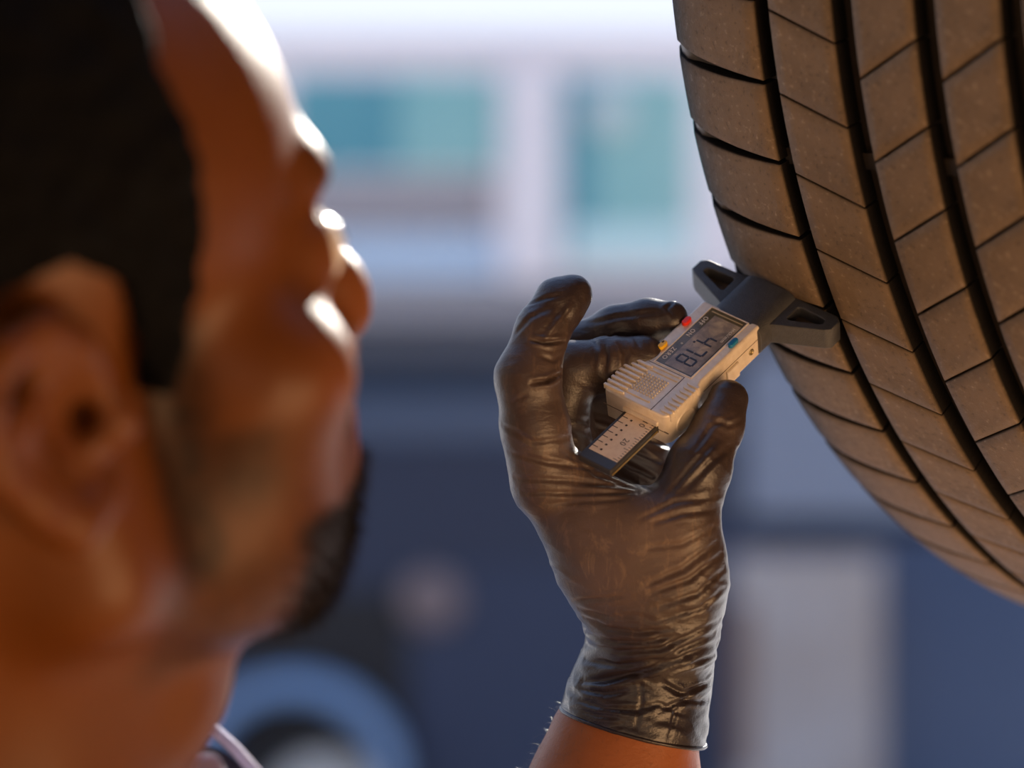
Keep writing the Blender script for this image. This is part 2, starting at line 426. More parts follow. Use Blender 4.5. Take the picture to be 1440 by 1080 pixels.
HZ = 6.8
outline = [(-12.6, 28.4), (-12.6, -6.5), (-13.6, -8.6), (-15.2, -11), (-15.2, -26.4), (-13.4, -28.6), (12.0, -28.6), (13.6, -26.8), (14.4, -22), (14.2, -12), (13.2, -8.2), (12.6, -6.5), (12.6, 28.4)]
bm = bmesh.new(); bm_prism(bm, outline, -HZ, HZ)
body = bm_obj('body', bm, M['silver'], gauge, True, bevel=1.05, seg=4, angle=.9)
def gbox(name, x0, x1, y0, y1, z0, z1, m, parent=gauge, bev=.15, seg=2):
    bm = bmesh.new(); bm_box(bm, ((x0 + x1) / 2, (y0 + y1) / 2, (z0 + z1) / 2), (x1 - x0, y1 - y0, z1 - z0))
    return bm_obj(name, bm, m, parent, bevel=bev, seg=seg)
def gprism(name, pts, z0, z1, m, parent=gauge, bev=.15, seg=2):
    bm = bmesh.new(); bm_prism(bm, pts, z0, z1); return bm_obj(name, bm, m, parent, bevel=bev, seg=seg)
# display: raised lip frame, dark cover, crystal
fr = bmesh.new()
X0, X1, Y0, Y1 = -7.5, 8.3, -7.2, 26.6
for x0, x1, y0, y1 in ((X0 - .5, X0, Y0 - .5, Y1 + .5), (X1, X1 + .5, Y0 - .5, Y1 + .5), (X0, X1, Y0 - .5, Y0), (X0, X1, Y1, Y1 + .5)):
    bm_box(fr, ((x0 + x1) / 2, (y0 + y1) / 2, HZ + .05), (x1 - x0, y1 - y0, .5))
dspl = gbox('display', X0, X1, Y0, Y1, HZ - .3, HZ + .08, M['disp'], bev=.05)
bm_obj('display_frame', fr, M['silver'], dspl, bevel=.12)
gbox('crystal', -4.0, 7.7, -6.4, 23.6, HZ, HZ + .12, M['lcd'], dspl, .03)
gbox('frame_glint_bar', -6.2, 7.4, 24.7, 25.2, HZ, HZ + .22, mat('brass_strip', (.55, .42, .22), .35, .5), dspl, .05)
# seven segment digits: written along -y, tops towards +x
SEG = {'a': (0, 1, 'h'), 'g': (0, 0, 'h'), 'd': (0, -1, 'h'), 'b': (1, .5, 'v'), 'c': (1, -.5, 'v'), 'f': (-1, .5, 'v'), 'e': (-1, -.5, 'v')}
DIG = {'0': 'abcdef', '7': 'abc', '8': 'abcdefg', '4': 'fgbc', '2': 'abged'}
def digit(ch, yc):
    bm = bmesh.new(); hh, hw, t = 3.5, 1.7, .38
    for s in DIG[ch]:
        u, v, kind = SEG[s]
        x = 1.6 + v * hh; y = yc - u * hw
        sz = (t * 2, hw * 1.8, .12) if kind == 'h' else (hh * .86, t * 2, .12)
        bm_box(bm, (x, y, HZ + .16), sz)
    bm_obj('digit', bm, M['seg'], dspl)
for ch, yc in (('4', 11.2), ('7', 5.2), ('8', -.9)): digit(ch, yc)
gbox('decimal_point', -2.2, -1.4, 7.9, 8.7, HZ + .1, HZ + .2, M['seg'], dspl, 0)
def gtext(body_, size, x, y, m=None, z=HZ + .14, parent=None, name='lettering', angle=-PI / 2):
    me = text_mesh(body_, size); me.materials.clear(); me.materials.append(m or M['print'])
    o = add_mesh(name, me, None, parent or dspl); o.location = (x, y, z); o.rotation_euler = (0, 0, angle); return o
gtext('OFF', 2.5, -5.9, 19.2); gtext('ON', 2.5, -5.9, 11.6); gtext('ZERO', 2.5, -5.9, -1.3)
gtext('*', 2.3, -5.6, 5.3); gtext('inch/mm', 2.15, 6.5, 17.3, z=HZ + .3)
for nm, mm, x, y, w_, l_ in (('red_button', 'red', -10.4, 15.2, 2.3, 4.3), ('yellow_button', 'yellow', -9.9, .3, 2.3, 4.3), ('blue_button', 'blue', 10.5, 15.0, 1.9, 4.8)):
    bm = bmesh.new(); pts = []
    for k in range(20):
        an = 2 * PI * k / 20; c, s = math.cos(an), math.sin(an)
        pts.append((x + w_ / 2 * c, y + (l_ - w_) / 2 * (1 if s > 0 else -1) + w_ / 2 * s))
    bm_prism(bm, pts, HZ - .2, HZ + 1.5); b_ = bm_obj(nm, bm, M[mm], gauge, True, bevel=.4, seg=3, angle=.9)
gbox('button_notch', -10.6, -10.0, .6, 1.7, HZ + 1.45, HZ + 1.56, M['ink'], gauge, .05)
# grip ridges (8 at each edge), tapering inwards
bm = bmesh.new()
bm_prism(bm, [(-15.3, -.62), (-9.0, -.62), (-6.6, -.34), (-6.4, 0), (-6.6, .34), (-9.0, .62), (-15.3, .62)], -1.2, 1.05)
ridge = None
for k in range(8):
    y = -10.9 - k * 2.28
    x = 0 if k < 7 else .2
    if ridge is None: ridge = bm_obj('grip_ridge', bm, M['silver'], gauge, True, bevel=.42, seg=3, angle=.6); o = ridge
    else: o = ridge.copy(); COL.objects.link(o)
    o.location = (x + (0.6 if k == 0 else 0), y, HZ)
bm = bmesh.new(); bm_prism(bm, [(9.2, -.3), (10, -.6), (14.3, -.62), (14.3, .62), (10, .6), (9.2, .3), (9.0, 0)], -3.0, .7)
ridge2 = None
for k in range(8):
    if ridge2 is None: ridge2 = bm_obj('grip_ridge', bm, M['silver'], gauge, True, bevel=.42, seg=3, angle=.6); o = ridge2
    else: o = ridge2.copy(); COL.objects.link(o)
    o.location = (0, -10.3 - k * 2.25, HZ)
bm = bmesh.new()
for i in range(8):
    for j in range(8):
        if (i + j) % 1 == 0:
            x = -6.0 + i * 1.32; y = -14.0 - j * 1.26
            r = bmesh.ops.create_cone(bm, cap_ends=True, segments=6, radius1=.5, radius2=.25, depth=.7, matrix=Matrix.Translation((x, y, HZ + .28)))
o = bm_obj('grip_dots', bm, M['silver'], gauge, True); o['kind'] = 'stuff'
for y in (-9.6, -11.6, -25.2):
    bm = bmesh.new(); bm_box(bm, (-1.2 if y > -20 else -3, y, HZ + .15), (13.6, .7, .7)); bm_obj('ridge_line', bm, M['silver'], gauge, bevel=.25)
gbox('seam', 6.2, 6.5, -28, -8.6, HZ - .1, HZ + .04, M['groove'], bev=0)
gbox('seam', -9.5, 6.5, -8.5, -8.25, HZ - .1, HZ + .04, M['groove'], bev=0)
# right hand side: parting line, screw, block, battery cover
gbox('parting_line', 12.5, 12.68, -6, 28, 1.2, 1.45, M['groove'], bev=0)
gbox('parting_line', -15, 14, -28.72, -28.4, -.6, -.35, M['groove'], bev=0)
bm = bmesh.new(); bm_lathe(bm, [(.001, .15), (.7, .15), (.8, .4), (1.2, .4), (1.35, .1), (1.35, -.3)], 20, 'X')
o = bm_obj('screw', bm, mat('brass_screw', (.30, .24, .12), .4, .8), gauge, True); o.location = (12.6, 22.3, -1.6)
gbox('side_block', 12.4, 13.6, 7.2, 14.2, -6.2, .4, M['silver'], bev=.5, seg=3)
bm = bmesh.new(); bm_lathe(bm, [(.001, .25), (4.4, .25), (4.9, .5), (5.3, .4), (5.4, 0)], 32, 'X')
o = bm_obj('battery_cover', bm, M['silver'], gauge, True); o.location = (14.15, -19.2, -.8); o.scale = (1, 1.0, .78)
# slider with printed scale
sl = gbox('slider', -5.2, 9.4, -55.4, -20, -1.9, 1.0, M['bar'], bev=.5)
gbox('slider_edge', 9.3, 9.55, -54.8, -29, -1.8, -1.0, mat('slider_brass_edge', (.45, .33, .12), .35, .7), sl, 0)
gbox('scale_plate', -3.9, 8.6, -50.8, -28.2, 1.0, 1.12, M['scale'], sl, .04)
bm = bmesh.new()
for k in range(8):
    y = -48.6 + k * 2.85
    bm_box(bm, (-2.9, y, 1.15), (2.6, .28, .06)); bm_box(bm, (.1, y - .2, 1.15), (.8, .75, .06))
for k in range(18):
    y = -50.0 + k * 1.2
    bm_box(bm, (8.0 if k % 5 else 7.4, y, 1.15), (1.0 if k % 5 else 2.2, .2, .06))
o = bm_obj('tick_marks', bm, M['ink'], sl); o['kind'] = 'stuff'
gtext('20', 3.3, 4.6, -41.5, M['ink'], 1.18, sl); gtext('10', 3.3, 4.6, -30.6, M['ink'], 1.18, sl)
gbox('slider_lip', -5.6, 9.8, -29.6, -28.3, 1.2, 3.0, M['silver'], bev=.4, seg=3)
gbox('slider_slot', -5.4, 9.6, -28.75, -27, -2.1, 1.25, M['ink'], bev=.1)
gbox('probe', -.8, 1.6, 40, 55, -1, .6, M['alloy'], bev=.3)
# black foot: tube and two wings with triangular windows
FX = 2.6
foot = empty('foot', parent=gauge)
bm = bmesh.new(); pts = []
for k in range(28):
    an = 2 * PI * k / 28; c, s = math.cos(an), math.sin(an)
    pts.append((FX + math.copysign(abs(c) ** .45, c) * 11.6, math.copysign(abs(s) ** .62, s) * 7.3 - .2))
a_ = [bm.verts.new((x, 26.5, z)) for x, z in pts]; b_ = [bm.verts.new((x, 49.2, z)) for x, z in pts]
bm.faces.new(a_); bm.faces.new(b_[::-1])
for i in range(28): bm.faces.new((a_[i], a_[(i + 1) % 28], b_[(i + 1) % 28], b_[i]))
bm_obj('foot_tube', bm, M['gblack'], foot, True, bevel=.5, seg=2, angle=.9)
def wing(sg):
    out = [(9.5, 31.5), (12.5, 33.4), (29.0, 40.6), (31.2, 42.4), (31.2, 47.6), (29.0, 49.6), (9.5, 49.6)]
    hole = [(14.2, 39.2), (15.2, 38.6), (25.6, 42.7), (26.6, 43.6), (26.2, 45.4), (25, 45.9), (15.4, 46.4), (14.2, 45.6)]
    ox = [(FX + sg * x, y) for x, y in out]; hx = [(FX + sg * x, y) for x, y in hole]
    if sg < 0: ox, hx = ox[::-1], hx[::-1]
    bm = bmesh.new(); z0, z1 = -4.6, 4.4; L = {}
    for nm_, pts_ in (('o', ox), ('h', hx)):
        for z in (z0, z1):
            L[nm_, z] = [bm.verts.new((x, y, z)) for x, y in pts_]
    for nm_ in 'oh':
        n = len(L[nm_, z0])
        for i in range(n): bm.faces.new((L[nm_, z0][i], L[nm_, z0][(i + 1) % n], L[nm_, z1][(i + 1) % n], L[nm_, z1][i]))
    for z in (z0, z1):
        ed = []
        for nm_ in 'oh':
            n = len(L[nm_, z])
            for i in range(n): ed.append(bm.edges.get((L[nm_, z][i], L[nm_, z][(i + 1) % n])))
        bmesh.ops.triangle_fill(bm, edges=ed, use_beauty=True)
    bmesh.ops.dissolve_limit(bm, angle_limit=.01, verts=bm.verts, edges=bm.edges)
    o = bm_obj('foot_wing', bm, M['gblack'], foot, True, bevel=.55, seg=3, angle=.9)
    bm = bmesh.new(); bm_prism(bm, hx, -4.4, -.4); bm_obj('bounce_pocket', bm, M['pocket'], foot)
    return o
wing(1); wing(-1)
# ------------------------------------------------------------------ signed distance modelling (bodies as one continuous surface)
class Field:
    def __init__(s, lo, hi, h):
        s.lo = np.array(lo, np.float64); s.h = h
        s.n = np.ceil((np.array(hi) - s.lo) / h).astype(int) + 1
        s.F = np.full(s.n, .05, np.float32)
    def sub(s, lo, hi):
        a = np.clip(np.floor((lo - s.lo) / s.h).astype(int), 0, s.n); b = np.clip(np.ceil((hi - s.lo) / s.h).astype(int) + 1, 0, s.n)
        if (b <= a).any(): return None, None
        sl = tuple(slice(i, j) for i, j in zip(a, b))
        ax = [(s.lo[i] + np.arange(a[i], b[i]) * s.h).astype(np.float32) for i in range(3)]
        return sl, ax
    def put(s, sl, d, k, op):
        A = s.F[sl]
        if op == 'sub': d = -d; 
        if k <= 0: s.F[sl] = np.minimum(A, d) if op == 'add' else np.maximum(A, d); return
        if op == 'add':
            hh = np.maximum(k - np.abs(A - d), 0) / k; s.F[sl] = np.minimum(A, d) - hh * hh * k * .25
        else:
            hh = np.maximum(k - np.abs(A - d), 0) / k; s.F[sl] = np.maximum(A, d) + hh * hh * k * .25
    def cap(s, a, b, ra, rb, k=.004, op='add'):
        a = np.array(a, float); b = np.array(b, float); R = max(ra, rb) + k + .012
        sl, ax = s.sub(np.minimum(a, b) - R, np.maximum(a, b) + R)
        if sl is None: return
        X, Y, Z = np.meshgrid(*ax, indexing='ij', sparse=True)
        ab = b - a; L2 = max(ab @ ab, 1e-12)
        t = np.clip(((X - a[0]) * ab[0] + (Y - a[1]) * ab[1] + (Z - a[2]) * ab[2]) / L2, 0, 1)
        d = np.sqrt((X - a[0] - ab[0] * t) ** 2 + (Y - a[1] - ab[1] * t) ** 2 + (Z - a[2] - ab[2] * t) ** 2) - (ra + (rb - ra) * t)
        s.put(sl, d.astype(np.float32), k, op)
    def chain(s, pts, k=.004, op='add'):
        for p, q in zip(pts, pts[1:]): s.cap(p[0], q[0], p[1], q[1], k, op)
    def ell(s, c, r, rot=None, k=.004, op='add'):
        c = np.array(c, float); r = np.array(r, float); R = r.max() + k + .012
        sl, ax = s.sub(c - R, c + R)
        if sl is None: return
        X, Y, Z = np.meshgrid(*ax, indexing='ij', sparse=True)
        X, Y, Z = X - c[0], Y - c[1], Z - c[2]
        if rot is not None:
            m = np.array(rot); X, Y, Z = (m[0, 0] * X + m[1, 0] * Y + m[2, 0] * Z, m[0, 1] * X + m[1, 1] * Y + m[2, 1] * Z, m[0, 2] * X + m[1, 2] * Y + m[2, 2] * Z)
        k0 = np.sqrt((X / r[0]) ** 2 + (Y / r[1]) ** 2 + (Z / r[2]) ** 2)
        k1 = np.sqrt((X / r[0] ** 2) ** 2 + (Y / r[1] ** 2) ** 2 + (Z / r[2] ** 2) ** 2) + 1e-9
        s.put(sl, (k0 * (k0 - 1) / k1).astype(np.float32), k, op)
    def cut(s, p, n, k=.001):
        """remove everything on the side the normal points to"""
        sl, ax = s.sub(s.lo, s.lo + s.n * s.h)
        X, Y, Z = np.meshgrid(*ax, indexing='ij', sparse=True)
        d = (X - p[0]) * n[0] + (Y - p[1]) * n[1] + (Z - p[2]) * n[2]
        s.put(sl, (-d).astype(np.float32), k, 'sub')
    def mesh(s, smooth=2):
        F_ = s.F; n = F_.shape; inside = F_ < 0
        c = [(i, j, k) for i in (0, 1) for j in (0, 1) for k in (0, 1)]
        def corner(A, o): return A[o[0]:n[0] - 1 + o[0], o[1]:n[1] - 1 + o[1], o[2]:n[2] - 1 + o[2]]
        cnt = np.zeros([m_ - 1 for m_ in n], np.int8)
        for o in c: cnt += corner(inside, o)
        I = np.argwhere((cnt > 0) & (cnt < 8))
        idx = np.full(cnt.shape, -1, np.int32); idx[tuple(I.T)] = np.arange(len(I))
        vals = np.stack([F_[I[:, 0] + o[0], I[:, 1] + o[1], I[:, 2] + o[2]] for o in c], 1)
        acc = np.zeros((len(I), 3)); num = np.zeros(len(I))
        for a in range(8):
            for ax in range(3):
                if c[a][ax] == 0:
                    o2 = list(c[a]); o2[ax] = 1; b = c.index(tuple(o2))
                    va, vb = vals[:, a], vals[:, b]; mk = (va < 0) != (vb < 0)
                    t = np.where(mk, va / np.where(mk, va - vb, 1), 0)
                    p = np.tile(np.array(c[a], float), (len(I), 1)); p[:, ax] += t
                    acc += p * mk[:, None]; num += mk
        V = s.lo + (I + acc / num[:, None]) * s.h
        Q = []
        for ax in range(3):
            a1, a2 = [(1, 2), (2, 0), (0, 1)][ax]
            sl0 = [slice(None)] * 3; sl1 = [slice(None)] * 3; sl0[ax] = slice(0, -1); sl1[ax] = slice(1, None)
            A, B = inside[tuple(sl0)], inside[tuple(sl1)]
            for flip, mk in ((False, A & ~B), (True, ~A & B)):
                E = np.argwhere(mk); E = E[(E[:, a1] > 0) & (E[:, a2] > 0) & (E[:, a1] < n[a1] - 1) & (E[:, a2] < n[a2] - 1)]
                q = []
                for d1, d2 in ((1, 1), (0, 1), (0, 0), (1, 0)):
                    G = E.copy(); G[:, a1] -= d1; G[:, a2] -= d2; q.append(idx[tuple(G.T)])
                q = np.stack(q, 1)
                Q.append(q[:, ::-1] if flip else q)
        Q = np.concatenate(Q); Q = Q[(Q >= 0).all(1)]
        for _ in range(smooth): V = laplace(V, Q, .5)
        return V, Q

def laplace(V, Q, f):
    acc = np.zeros_like(V); num = np.zeros(len(V))
    for a, b in ((0, 1), (1, 2), (2, 3), (3, 0)):
        for p, q in ((a, b), (b, a)):
            for k in range(3): acc[:, k] += np.bincount(Q[:, p], V[Q[:, q], k], len(V))
            num += np.bincount(Q[:, p], minlength=len(V))
    return V + (acc / np.maximum(num, 1)[:, None] - V) * f

def normals(V, Q):
    N = np.cross(V[Q[:, 2]] - V[Q[:, 0]], V[Q[:, 3]] - V[Q[:, 1]]); A = np.zeros_like(V)
    for j in range(4):
        for k in range(3): A[:, k] += np.bincount(Q[:, j], N[:, k], len(V))
    return A / (np.linalg.norm(A, axis=1, keepdims=True) + 1e-12)

_tab = rng.random((32, 32, 32)).astype(np.float32)
def vnoise(p):
    i = np.floor(p).astype(int); f = p - i; f = f * f * (3 - 2 * f); r = 0
    for a in (0, 1):
        for b in (0, 1):
            for c in (0, 1):
                w_ = (f[:, 0] if a else 1 - f[:, 0]) * (f[:, 1] if b else 1 - f[:, 1]) * (f[:, 2] if c else 1 - f[:, 2])
                r = r + w_ * _tab[(i[:, 0] + a) % 32, (i[:, 1] + b) % 32, (i[:, 2] + c) % 32]
    return r

def sstep(a, b, x):
    t = np.clip((x - a) / (b - a), 0, 1); return t * t * (3 - 2 * t)

# ------------------------------------------------------------------ the mechanic
HY = .972
def hp(px, py, D): return np.array(P(px, py, HY + D / 1000))
def hr(r): return r * HY / F

person = empty('person', (-.15, .86, 0))
tag(person, 'person in a dark coverall looking up at the tyre, raised gloved hand holding the gauge', 'person')
PI_ = person.matrix_world.inverted() if False else Matrix.Translation((.15, -.86, 0))
def under_person(o):
    o.parent = person; o.matrix_parent_inverse = PI_; return o

# --- glove
g = Field(hp(690, 380, -45) - .006, hp(1062, 1075, 80) + np.array([.012, 0, .012]) * 1, .00078) if False else None
pts_all = [hp(680, 375, -40), hp(1070, 1085, 75), hp(680, 1085, -40), hp(1070, 375, 75)]
lo = np.min(pts_all, 0); hi = np.max(pts_all, 0)
g = Field(lo, hi, .00072)
def C(*l): return [(hp(x, y, D), hr(r)) for x, y, D, r in l]
# palm
g.chain(C((776, 690, -6, 46), (842, 798, -2, 52), (905, 900, 2, 62)), .010)
g.chain(C((796, 690, 14, 42), (862, 806, 16, 48), (912, 915, 12, 60)), .010)
g.chain(C((806, 690, 32, 40), (868, 806, 30, 44), (915, 920, 22, 52)), .010)
g.chain(C((822, 700, 48, 36), (880, 820, 42, 44), (918, 930, 30, 46)), .010)
g.chain(C((952, 745, -16, 51), (952, 815, -10, 64), (935, 885, -2, 72)), .010)
g.chain(C((890, 800, -10, 60), (915, 870, -4, 72)), .012)
# web between index finger and thumb
g.chain(C((806, 668, -12, 33), (858, 712, -14, 30), (905, 732, -17, 34), (952, 728, -17, 42)), .008)
g.chain(C((830, 735, -8, 42), (900, 760, -12, 46), (955, 765, -14, 48)), .010)
# wrist and cuff
g.chain(C((918, 880, 4, 86), (916, 910, 6, 83), (912, 932, 8, 84), (905, 958, 9, 88), (896, 985, 10, 97), (889, 1030, 10, 101), (880, 1090, 10, 106)), .005)
# index finger
g.chain(C((768, 680, -9, 50), (752, 600, -14, 47), (742, 532, -16, 44.5), (763, 464, -13, 36.5), (788, 427, -10, 35), (806, 414, -9, 27)), .003)
# middle finger (bent, pressing on the grip)
g.chain(C((798, 668, 12, 46), (784, 590, 12, 42), (803, 521, 9, 40), (858, 513, 7, 37), (905, 503, 8, 32)), .003)
# ring finger, reaching higher
g.chain(C((812, 670, 31, 42), (792, 560, 31, 38), (812, 492, 29, 36), (868, 464, 25, 35), (910, 452, 21, 31), (942, 448, 18, 26)), .003)
g.chain(C((826, 640, 56, 40), (872, 655, 60, 46), (925, 700, 48, 50), (930, 780, 30, 50)), .008)
g.chain(C((880, 565, 50, 42), (892, 655, 50, 46), (915, 740, 42, 48)), .008)
# little finger, folded behind the gauge
g.chain(C((826, 690, 50, 38), (822, 610, 52, 34), (842, 570, 48, 40), (900, 556, 42, 38), (950, 560, 36, 31)), .003)
# thumb
g.chain(C((952, 742, -17, 53), (984, 655, -16, 44), (1011, 600, -10, 34), (1024, 562, -6, 28.5)), .003)
# hem plane
ha, hb = hp(795, 1001, 10), hp(986, 1050, 10)
hd = (hb - ha) / np.linalg.norm(hb - ha); hn = np.cross(hd, [0, 1, 0]); hn = hn if hn[2] < 0 else -hn
hn = hn + np.array([0, .02, 0]); hn /= np.linalg.norm(hn)
g.cut((ha + hb) / 2, hn)
V, Q = g.mesh(2)
# wrinkles: folds sculpted where the latex creases
bv = BVHTree.FromPolygons([tuple(v) for v in V], [tuple(q) for q in Q])
camp = Vector((0, 0, H))
def on_glove(px, py):
    d = (P(px, py, 1.0) - camp).normalized(); r = bv.ray_cast(camp, d)
    return None if r[0] is None else np.array(r[0])
folds = [  # points, depth mm, width mm
    ([(748, 539), (770, 536), (789, 525)], 2.0, .75), ([(748, 478), (770, 482), (793, 479)], 1.9, .7), ([(763, 479), (782, 455), (803, 428)], -.7, .9),
    ([(725, 470), (745, 447), (775, 432)], .4, 1.0), ([(740, 430), (765, 420), (790, 415)], .35, .8), ([(760, 500), (778, 507), (790, 500)], .5, .8),
    ([(707, 598), (750, 622), (800, 616)], .5, .9), ([(722, 566), (740, 556)], .5, .7), ([(716, 636), (770, 650), (840, 660)], .55, .9),
    ([(724, 672), (800, 676), (880, 684)], .6, .9), ([(735, 692), (800, 694), (895, 693)], .6, .8), ([(765, 710), (820, 705), (880, 702)], .45, .8),
    ([(790, 632), (840, 668), (896, 690)], .5, .9), ([(870, 622), (935, 652)], .9, .9), ([(865, 645), (925, 674)], .9, .9), ([(880, 603), (945, 630)], .9, .9), ([(858, 662), (915, 690)], .6, .8),
    ([(917, 735), (960, 722), (1004, 717)], .6, .9), ([(899, 730), (950, 706), (1008, 698)], .5, .9), ([(960, 690), (1000, 650), (1030, 625)], .7, 1.1),
    ([(935, 700), (970, 660), (1008, 616)], .5, 1.0), ([(975, 640), (1000, 600), (1030, 585)], .4, .9), ([(1000, 590), (1025, 598), (1044, 592)], .5, .9),
    ([(1004, 742), (960, 765), (905, 772)], .45, 1.0), ([(1008, 764), (960, 800), (907, 822)], .7, 1.0), ([(1014, 780), (970, 815), (915, 834)], .7, .9),
    ([(1018, 800), (980, 835), (920, 855)], .6, 1.0), ([(1020, 826), (985, 855), (930, 872)], .5, 1.0),
    ([(806, 845), (840, 842), (883, 837)], .6, .8), ([(822, 868), (855, 884), (900, 889), (945, 884)], .8, .9), ([(825, 890), (860, 902), (905, 904), (960, 892)], .7, .9),
    ([(815, 856), (850, 866), (890, 868)], .5, .8), ([(826, 908), (870, 916), (930, 912), (1012, 872)], .8, 1.0), ([(824, 928), (870, 936), (930, 928), (1014, 886)], .9, 1.1),
    ([(819, 960), (860, 954), (900, 944), (960, 925), (1008, 905)], 1.3, 1.3), ([(812, 968), (850, 976), (880, 972)], .8, 1.0), ([(805, 985), (850, 997), (895, 998), (930, 990)], .7, 1.0),
    ([(900, 955), (902, 985), (893, 1030)], .35, .7), ([(930, 960), (960, 975), (1000, 960)], .8, 1.0), ([(925, 1000), (960, 985), (996, 985)], .7, .9), ([(940, 1040), (950, 1000), (985, 960)], .4, .8),
    ([(880, 1010), (840, 1005), (805, 995)], .5, .9), ([(945, 945), (985, 930), (1004, 922)], .7, .9),
    ([(848, 483), (852, 500), (848, 525)], 1.0, 1.1), ([(870, 482), (880, 498), (878, 520)], .7, .9), ([(835, 478), (842, 492)], .6, .9), ([(893, 475), (900, 488)], .5, .8),
    ([(830, 455), (870, 446), (930, 438)], .4, 1.0), ([(945, 425), (938, 432), (946, 442)], .7, .8), ([(820, 480), (880, 470)], .4, .9),
    ([(800, 600), (845, 618), (880, 640)], .6, 1.2), ([(815, 590), (860, 600)], .6, 1.0),
]
N = normals(V, Q); disp = np.zeros(len(V))
for pts, dep, wid in folds:
    dep *= 1.25
    w3 = []
    for (x0, y0), (x1, y1) in zip(pts, pts[1:]):
        for t in np.linspace(0, 1, 9)[:-1]:
            q_ = on_glove(x0 + (x1 - x0) * t, y0 + (y1 - y0) * t)
            if q_ is not None: w3.append(q_)
    q_ = on_glove(*pts[-1])
    if q_ is not None: w3.append(q_)
    if len(w3) < 2: continue
    w3 = np.array(w3); wv = wid / 1000
    near = np.where((V > w3.min(0) - wv * 5).all(1) & (V < w3.max(0) + wv * 5).all(1))[0]
    if not len(near): continue
    X = V[near]; best = np.full(len(X), 9.0); tb = np.zeros(len(X)); L = len(w3) - 1
    for i in range(L):
        a, b = w3[i], w3[i + 1]; ab = b - a
        if ab @ ab > .012 ** 2: continue
        t = np.clip((X - a) @ ab / (ab @ ab + 1e-12), 0, 1); d_ = np.linalg.norm(X - a - t[:, None] * ab, axis=1)
        m_ = d_ < best; best[m_] = d_[m_]; tb[m_] = (i + t[m_]) / L
    fade = np.sqrt(np.clip(np.sin(PI * np.clip(tb, .02, .98)), 0, 1))
    x_ = best / wv
    disp[near] += dep / 1000 * fade * (-np.exp(-x_ ** 2) + .42 * np.exp(-((x_ - 1.9) / .9) ** 2))
# fine stretch ripples, running across the hand and round the wrist
zrel = (V[:, 2] - H)
wr = sstep(-.055, -.085, zrel)
amp = (.00014 + .00034 * wr) * sstep(0, .006, -((V - (ha + hb) / 2) @ hn))
warp = vnoise(V * 45) * 3.5
rip = vnoise(np.stack([V[:, 0] * 70 + 9, V[:, 1] * 70, (V[:, 2] + .35 * V[:, 0]) * 300 + warp], 1)) * 2 - 1
rip2 = vnoise(np.stack([V[:, 0] * 160, V[:, 1] * 160, (V[:, 2] - .3 * V[:, 0]) * 520 + warp], 1)) * 2 - 1
nw = 1 - np.abs(rip) * 2
disp += amp * nw * .8 + .00008 * rip2 * (1 + wr)
disp += .0005 * (vnoise(V * 90) - .5)
V = V + N * disp[:, None]
V = laplace(V, Q, .2)
me = mesh_np('glove', V, Q)
def near_pt(px, py, r):
    c3 = on_glove(px, py); return np.exp(-((V - c3) ** 2).sum(1) / (r * hr(1)) ** 2)
dustv = np.clip(.9 * near_pt(875, 780, 85) + .7 * near_pt(930, 770, 60) + .5 * near_pt(790, 640, 90) + .45 * near_pt(760, 500, 60) + .5 * near_pt(1000, 590, 40) + .35 * near_pt(840, 850, 60) + .3 * near_pt(870, 500, 60) + .12, 0, 1)
dustv *= sstep(-.112, -.082, V[:, 2] - H)
at = me.attributes.new('dust', 'FLOAT', 'POINT'); at.data.foreach_set('value', dustv.astype(np.float32))
m = mat('black_nitrile', (.03, .026, .024), .36); q = NT(m); co = q.coord()
f = q.noise(co, 26, 5, .6, .6); f2 = q.noise(q.coord((1, 1, .45)), 130, 4, .65, 1.5)
du = q.attr('dust').outputs['Fac']
streak = q.noise(q.coord((1.0, 1, .34), rot=(0, .75, 0)), 170, 5, .7, 1.6)
a1 = q.math('MULTIPLY', q.math('ADD', q.math('MULTIPLY', f, .9), .25), du); a1.node.use_clamp = True
col = q.mix(a1, (.017, .0125, .0165), (.135, .086, .068))
a2 = q.math('MULTIPLY', q.ramp(streak, [(.52, (0, 0, 0)), (.72, (1, 1, 1))]), q.math('MULTIPLY', du, .55))
col = q.mix(a2, col, (.27, .175, .11))
a3 = q.math('MULTIPLY', q.ramp(f2, [(.66, (0, 0, 0)), (.76, (1, 1, 1))]), q.math('ADD', q.math('MULTIPLY', du, .5), .05))
col = q.mix(a3, col, (.24, .15, .085))
q.l(col, q.b.inputs['Base Color'])
q.l(q.math('ADD', .27, q.math('MULTIPLY', du, .22)), q.b.inputs['Roughness'])
q.bump(q.math('ADD', q.noise(co, 1400, 3), q.math('MULTIPLY', q.noise(q.coord((1, 1, 2.6)), 240, 4, .6, .8), 1.6)), .22, .0006)
glove = under_person(add_mesh('glove', me, m)); glove['label'] = 'dusty black nitrile glove'
# rolled hem bead
bm = bmesh.new(); cen = (ha + hb) / 2; ring = []
ax1 = hd; ax2 = np.cross(hn, ax1)
for k in range(64):
    an = 2 * PI * k / 64; dr = ax1 * math.cos(an) + ax2 * math.sin(an)
    r = bv.ray_cast(Vector(cen + dr * .08 - hn * .0012), Vector(-dr), .08)
    if r[0] is not None: ring.append(np.array(r[0]) + hn * .0004)
ring = np.array(ring)
bm_tube(bm, [tuple(p) for p in ring] + [tuple(ring[0])], .00075, 6, cap=False)
hem = bm_obj('hem', bm, m, None, True); hem.parent = glove

